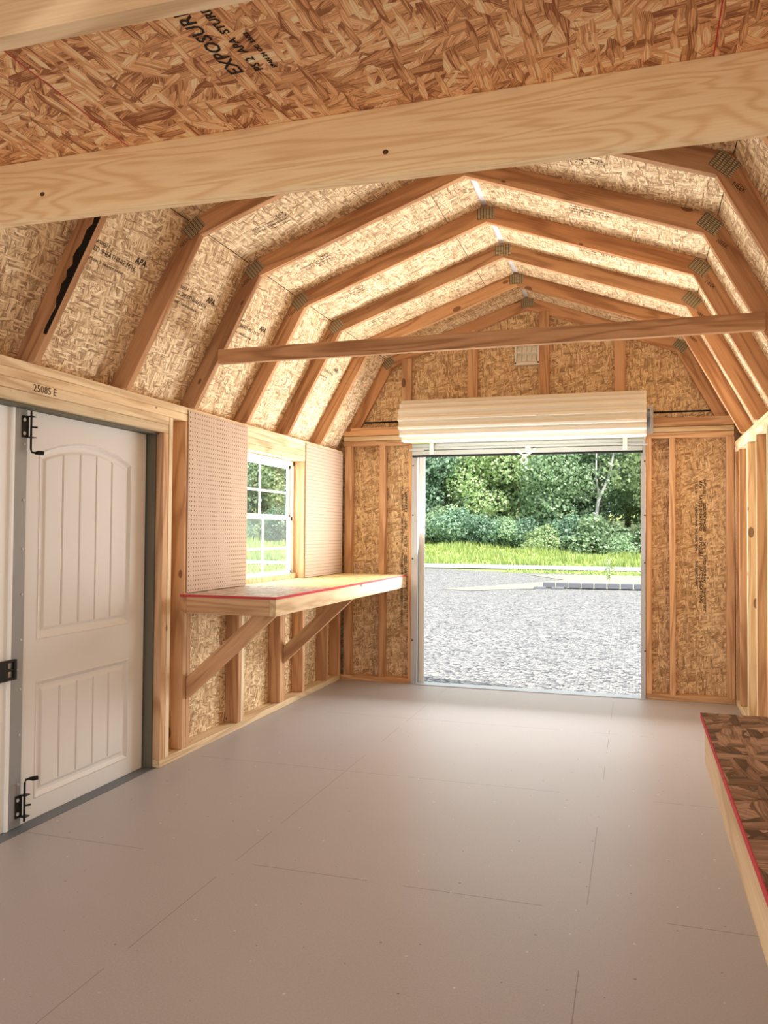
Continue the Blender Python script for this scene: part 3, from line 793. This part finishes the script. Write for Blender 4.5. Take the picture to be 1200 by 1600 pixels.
# ------------------------------------------------------------------ ROLL-UP DOOR
rd = empty('door_3', (-.82, L, 0)); tag(rd, 'cream ribbed steel roll-up door coiled above the far opening', 'roll-up door', kind='structure')
rcy, rcz, rr = 6.035, 2.075, .166
def make_roll():
    bm = bmesh.new(); nrib = 15; seg = nrib*8; xs = [-1.728, 0.078]
    prof = [0, 0, .5, 1, 1, 1, .5, 0]
    rings = []
    for x in (xs[0], xs[0]+.0, xs[1]):
        rings.append([bm.verts.new((x, rcy+math.cos(2*math.pi*k/seg)*(rr-.026+.026*prof[k % 8]), rcz+math.sin(2*math.pi*k/seg)*(rr-.026+.026*prof[k % 8]))) for k in range(seg)])
    for k in range(seg):
        k2 = (k+1) % seg; bm.faces.new((rings[0][k], rings[2][k], rings[2][k2], rings[0][k2]))
    inner = []
    for x in xs:
        inner.append([bm.verts.new((x, rcy+math.cos(2*math.pi*k/seg)*.10, rcz+math.sin(2*math.pi*k/seg)*.10)) for k in range(seg)])
    for a, b, fl_ in ((rings[0], inner[0], 0), (rings[2], inner[1], 1)):
        for k in range(seg):
            k2 = (k+1) % seg; q = (a[k], a[k2], b[k2], b[k]); bm.faces.new(q if fl_ else q[::-1])
    bmesh.ops.recalc_face_normals(bm, faces=bm.faces[:])
    return mesh_obj('rolled_curtain', bm, M['curtain'], Matrix.Identity(4), rd)
make_roll()
bm = bmesh.new(); tube(bm, [(-1.755, rcy, rcz), (.118, rcy, rcz)], .03, 12); mesh_obj('axle', bm, M['galv'], Matrix.Identity(4), rd)
for xa, xb in ((-1.748, -1.744), (.106, .110)):
    boxes('drum_bracket', [((xa, rcy-.06, rcz-.08), (xb, L+.0, rcz+.06)), ((xa-.02, L-.004, rcz-.12), (xb+.02, L, rcz+.08))], M['galv'], rd)
# hanging part of the curtain: grey back of the slats
def make_hang():
    bm = bmesh.new(); prof = []; z = 1.845
    y0 = 6.215
    while z < 2.09:
        prof += [(y0, z), (y0, z+.018), (y0-.012, z+.026), (y0-.012, z+.040), (y0, z+.048)]; z += .052
    a = [bm.verts.new((-1.705, y, q)) for y, q in prof]; b = [bm.verts.new((.06, y, q)) for y, q in prof]
    c = [bm.verts.new((-1.705, y+.004, q)) for y, q in prof]; d = [bm.verts.new((.06, y+.004, q)) for y, q in prof]
    for i in range(len(a)-1):
        bm.faces.new((a[i], b[i], b[i+1], a[i+1])); bm.faces.new((c[i], c[i+1], d[i+1], d[i]))
    bmesh.ops.recalc_face_normals(bm, faces=bm.faces[:])
    return mesh_obj('hanging_curtain', bm, M['curtain_back'], Matrix.Identity(4), rd)
make_hang()
beam('bottom_bar', (-1.70, 6.195, 1.828), (.055, 6.225, 1.862), M['curtain_back'], rd, bev=.002)
beam('rubber_seal', (-1.70, 6.20, 1.812), (.055, 6.222, 1.829), M['rubber'], rd, bev=.002)
for x in (-1.555, -.085): beam('stop_strap', (x, 6.188, 1.835), (x+.032, 6.195, 1.925), M['vent_white'], rd, bev=.001)
for x0, x1 in ((-1.72, -1.60), (-.03, .09)): beam('lock_bar', (x0, 6.183, 1.862), (x1, 6.190, 1.874), M['galv'], rd, bev=.001)
bm = bmesh.new()
cx = -.80
tube(bm, [(cx-.075, 6.18, 1.858), (cx-.05, 6.175, 1.83), (cx-.01, 6.17, 1.81), (cx+.03, 6.17, 1.815), (cx+.06, 6.175, 1.835), (cx+.075, 6.18, 1.858)], .0045, 6)
tube(bm, [(cx-.012, 6.168, 1.81), (cx-.03, 6.166, 1.77), (cx-.012, 6.166, 1.745), (cx+.012, 6.166, 1.765), (cx+.0, 6.168, 1.81)], .0055, 6)
tag(mesh_obj('pull_rope', bm, M['rope'], Matrix.Identity(4), rd, smooth=True), 'white looped pull rope')
beam('lift_handle', (cx+.0, 6.18, 1.846), (cx+.04, 6.192, 1.868), M['vent_white'], rd, bev=.001)
beam('warning_sticker', (-1.665, 6.015, 1.9045), (-1.50, 6.040, 1.9055), M['label_yellow'], rd, bev=0)
# side tracks
def track(x0, x1, s):
    a = min(x0, x1); b = max(x0, x1)
    t = boxes('side_track', [((a, L-.006, 0), (b, L-.002, 1.93)), ((a if s > 0 else b-.004, L-.002, 0), (a+.004 if s > 0 else b, L+.06, 1.93)), ((b-.003 if s > 0 else a, L-.004, 0), (b if s > 0 else a+.003, L+.03, 1.93)), ((a, L+.056, 0), (b, L+.06, 1.93))], M['galv'], rd)
    for z in (.35, 1.0, 1.35, 1.75): disc('screw', ((a+b)/2-.012*s, L-.006, z), (0, -1, 0), .006, .003, M['black'], t)
track(-1.715, -1.668, 1); track(.042, .073, -1)
jt = boxes('trim_3', [((-1.70, 6.358, -.05), (-1.635, 6.366, 1.98)), ((.058, 6.358, -.05), (.095, 6.366, 1.98)), ((-1.70, 6.358, 1.93), (.075, 6.366, 2.0))], M['vinyl'])
tag(jt, 'white outer trim boards around the roll-up opening', 'trim', kind='structure')
sl = boxes('trim_4', [((-1.74, L-.035, 0), (.095, L-.005, .006)), ((-1.74, L-.005, 0), (.095, 6.36, .003))], M['galv'])
tag(sl, 'thin metal sill strip along the roll-up opening', 'sill', kind='structure')

# ------------------------------------------------------------------ ROOF
YN, YF = SB, 6.345
ce = empty('ceiling', (0, 0, 0)); tag(ce, 'strand board roof sheathing above the trusses', 'roof', kind='structure')
def roofpanel(p, q, a, b, name='roof_panel', mat=None, lift=0.0, th=.011, y0=YN, y1=YF):
    """panel along the roof from parameter a to b (metres from p towards q)"""
    p, q = V((p[0], 0, p[1])), V((q[0], 0, q[1])); t = (q-p).normalized(); n = V((-t.z, 0, t.x))
    if n.z < 0: n = -n
    A = p+t*a+n*lift; B = p+t*b+n*lift
    return prism(name, [A+V((0, y0, 0)), B+V((0, y0, 0)), B+V((0, y1, 0)), A+V((0, y1, 0))], n*th, mat or M['osb_roof'], ce, ax=(0, 1, 0))
def dist(p, q): return math.hypot(p[0]-q[0], p[1]-q[1])
ll, lu, ru, rl = [dist(OUT[i], OUT[i+1]) for i in range(4)]
roofpanel(OUT[0], OUT[1], -.06, ll-.002)
roofpanel(OUT[1], OUT[2], .002, lu-.235); roofpanel(OUT[1], OUT[2], lu-.232, lu-.022)
roofpanel(OUT[2], OUT[3], .012, ru-.002)
roofpanel(OUT[3], OUT[4], .002, rl+.06)
for i, l_ in enumerate((ll, lu, ru, rl)):
    a = -.12 if i == 0 else -.02; b = l_+(.12 if i == 3 else .02)
    roofpanel(OUT[i], OUT[i+1], a, b, 'roofing', M['shingle'], .018, .008, y0=YN-.1, y1=YF+.08)
bm = bmesh.new()
n = 150; va = []
for i in range(n+1):
    y = YN + (YF-YN)*i/n; wv = .004*math.sin(i*2.3)+.003*math.sin(i*.9)
    R_ = OUT[2]
    va.append([bm.verts.new((R_[0]-.035, y, R_[1]-.004+wv*.3)), bm.verts.new((R_[0]-.008+wv, y, R_[1]+.003+wv)), bm.verts.new((R_[0]+.016+wv, y, R_[1]-.002))])
for i in range(n):
    for k in range(2): bm.faces.new((va[i][k], va[i][k+1], va[i+1][k+1], va[i+1][k]))
mesh_obj('ridge_liner', bm, M['foil'], Matrix.Identity(4), ce, smooth=True)

# trusses: four rafters with mitred joints and pressed metal plates, placed every 0.61 m
def P(p, y): return V((p[0], y, p[1]))
def inter(poly, i, z):  # point on segment i of polyline at height z
    a, b = poly[i], poly[i+1]; t = (z-a[1])/(b[1]-a[1]); return (a[0]+(b[0]-a[0])*t, z)
names_t = ['against the far gable wall', 'second from the far wall', 'third from the far wall', 'fourth from the far wall', 'carrying the cross tie, fifth from the far wall',
           'sixth from the far wall, just in front of the cross tie', 'with dark bark on its left rafter, seventh from the far wall', 'directly beside the big loft joist', 'above the loft floor, first behind the loft joist', 'above the loft floor, second behind the loft joist', 'above the loft floor, nearest the camera']
def rafter_polys(zf):
    i0 = inter(IN, 0, zf); i4 = inter(IN, 3, zf); o0 = inter(OUT, 0, zf); o4 = inter(OUT, 3, zf)
    I = [i0]+IN[1:4]+[i4]; O = [o0]+OUT[1:4]+[o4]
    return [[I[k], I[k+1], O[k+1], O[k]] for k in range(4)]
def build_truss(k):
    y = Y0-PITCH_Y*k
    t = empty('roof_truss', (RIDGE[0], y, H)); tag(t, 'pine gambrel roof truss %s' % names_t[k], 'roof truss', 'gambrel roof trusses')
    zf = 2.071 if k == 0 else H
    y1 = y+SW if k else gy-.0005
    for poly in rafter_polys(zf):
        prism('rafter', [P(p, y) for p in poly], (0, y1-y, 0), M['pine_rafter'], t, bev=.002)
    for j, (c, ang, s) in enumerate(((1, 41, 1), (2, 0, 1), (3, -41, 1))):
        m = (V(IN[c])+V(OUT[c]))/2; a = math.radians(ang)
        ax = V((math.cos(a), 0, math.sin(a))); az = V((-math.sin(a), 0, math.cos(a)))
        cen = V((m[0], y-.0015, m[1]))
        bm = bmesh.new(); box_bm(bm, (-.05, -.034, 0), (.05, .034, .0012))
        mesh_obj('connector_plate', bm, M['plate'], frame(cen+V((0, .0006, 0)), ax, -az), t)
        if c in (1, 3) and k > 0:
            e = 0 if c == 1 else 3
            d_ = (V(IN[e if c == 1 else 4])-V(IN[c])).normalized()
            q = V(IN[c])+(V(OUT[c])-V(IN[c]))*.18+d_*.09
            if c == 1: text('printed_stamp', 'NEEK', .024, (q.x-.042, y-.0006, q.y+.012), ax, az, M['ink'], t)
            else: text('printed_stamp', 'NEEK', .024, (q.x+.0, y-.0006, q.y+.02), ax, az, M['ink'], t)
    return t
trusses = [build_truss(k) for k in range(11)]
# bark wane on the seventh truss' left rafter and the fifth truss' right rafter
def wane(k, i, u0, u1, wd):
    y = Y0-PITCH_Y*k; a, b = V(IN[i]), V(IN[i+1]); t_ = (b-a).normalized(); n_ = V((-t_.y, t_.x)); ln = (b-a).length
    bm = bmesh.new(); N = 22; rnd = random.Random(k); rows = []
    for j in range(N+1):
        u = u0+(u1-u0)*j/N; wj = wd*(.35+.65*math.sin(math.pi*min(1, max(0, j/N))))*rnd.uniform(.45, 1.2)
        p = a+t_*(u*ln); q = p+n_*wj
        rows.append([bm.verts.new((p.x, y+.004, p.y-.0005)), bm.verts.new((p.x, y-.001, p.y)), bm.verts.new((q.x, y-.0012, q.y)), bm.verts.new((q.x, y+.003, q.y))])
    for j in range(N):
        for c in range(3): bm.faces.new((rows[j][c], rows[j+1][c], rows[j+1][c+1], rows[j][c+1]))
    tag(mesh_obj('bark_edge', bm, M['bark'], Matrix.Identity(4), trusses[k]), 'black bark left on the edge')
wane(6, 0, .15, .97, .036)

# stamps on the roof boards
def on_roof(i, y, u, body, size, direction=(0, 1, 0), flip=False, w_=1.0, bold=0.0):
    a, b = V((OUT[i][0], 0, OUT[i][1])), V((OUT[i+1][0], 0, OUT[i+1][1])); t_ = (b-a).normalized(); n_ = V((-t_.z, 0, t_.x))
    if n_.z < 0: n_ = -n_
    o = a+t_*u-n_*.0006+V((0, y, 0))
    if direction == 'slope': ax = t_ if not flip else -t_; ay = (-n_).cross(ax)
    else: ax = V(direction); ay = (-n_).cross(ax)
    return text('printed_stamp', body, size, o, ax, ay, M['ink'], ce, w_, bold)
for yb in (2.36, 2.97, 3.59, 4.2, 4.81, 5.42):
    on_roof(0, yb-.26, .50, 'RATED SHEATHING 24/16', .030)
    on_roof(0, yb-.24, .535, 'Structural 1', .026)
    on_roof(0, yb+.06, .535, 'APA', .042, bold=.001)
    on_roof(0, yb-.22, .46, 'EXPOSURE 1  THICKNESS 0.418 IN', .016)
for yb in (3.52, 4.12, 4.73, 5.33):
    for c, wd in enumerate(('APA', 'RATED SHEATHING', 'EXPOSURE 1  PS 2-10', '24/16  7/16')):
        on_roof(1, yb+.02+.03*c*1.1, .36, wd, .03 if c == 0 else .022, 'slope', True)
        on_roof(2, yb+.02+.03*c*1.1, .52, wd, .03 if c == 0 else .022, 'slope', False)

# ------------------------------------------------------------------ CROSS TIE AND LOFT
tie = beam('cross_tie', (-2.125, 3.814, 2.103), (.545, 3.852, 2.180), M['pine_rafter'])
tag(tie, 'single pine cross tie spanning the shed in front of the roll-up door', 'beam')
lj = prism('loft_joist', [(-2.19, 1.938, 2.130), (.62, 1.938, 2.105), (.55, 1.938, 2.292), (-2.12, 1.938, 2.304)], (0, .038, 0), M['pine_joist'], bev=.003, ax=(1, 0, -.008))
tag(lj, 'wide pale pine loft joist crossing the top of the view', 'beam', 'loft joists')
for kx, kz in ((-.607, 2.178), (-1.665, 2.196)):
    bm = bmesh.new(); tube(bm, [(0, 0, 0), (0, 0, .0006)], .0062, 12)
    mesh_obj('knot', bm, M['knot'], frame((kx, 1.9378, kz), (1, 0, 0), (0, 0, 1)) @ Matrix.Diagonal((1.3, 1, 1, 1)), lj)
lj2 = prism('loft_joist', [(-2.19, 1.185, 2.125), (.62, 1.185, 2.105), (.55, 1.185, 2.292), (-2.12, 1.185, 2.304)], (0, .038, 0), pp, ax=(1, 0, -.008))
tag(lj2, 'pale loft joist cut off by the top left picture corner', 'beam', 'loft joists')
loft_edges = [-2.12, -1.375, .172, .56]
labs = ['strand board loft floor sheet along the left roof slope', 'wide strand board loft floor sheet overhead with black printed stamp', 'strand board loft floor sheet along the right roof slope']
for i in range(3):
    a, b = loft_edges[i], loft_edges[i+1]
    za = 2.304-.012*(a+2.12)/2.67; zb_ = 2.304-.012*(b+2.12)/2.67
    o = prism('loft_floor_sheet', [(a+.001, SB, za), (b-.001, SB, zb_), (b-.001, 1.976, zb_), (a+.001, 1.976, za)], (0, 0, .012), M['osb_loft'], ax=(0, 1, 0))
    tag(o, labs[i], 'loft floor', 'strand board sheets of the loft floor')
    if i: boxes('red_edge', [((a-.0016, SB, za-.0006), (a+.0016, 1.975, za+.001))], M['red_paint'], o)
    if i == 1:
        for body, sz, dx in (('EXPOSURE 1', .050, 0), ('PS 2  APA  STURD-I', .030, .05), ('SPAN 24 OC  23/32', .016, .085)):
            text('printed_stamp', body, sz, (-.885+dx, 1.70, 2.304-.012*(-.885+dx+2.12)/2.67-.0012), (-.06, -1, 0), (-1, .06, 0), M['ink'], o, 1.05, .0006)
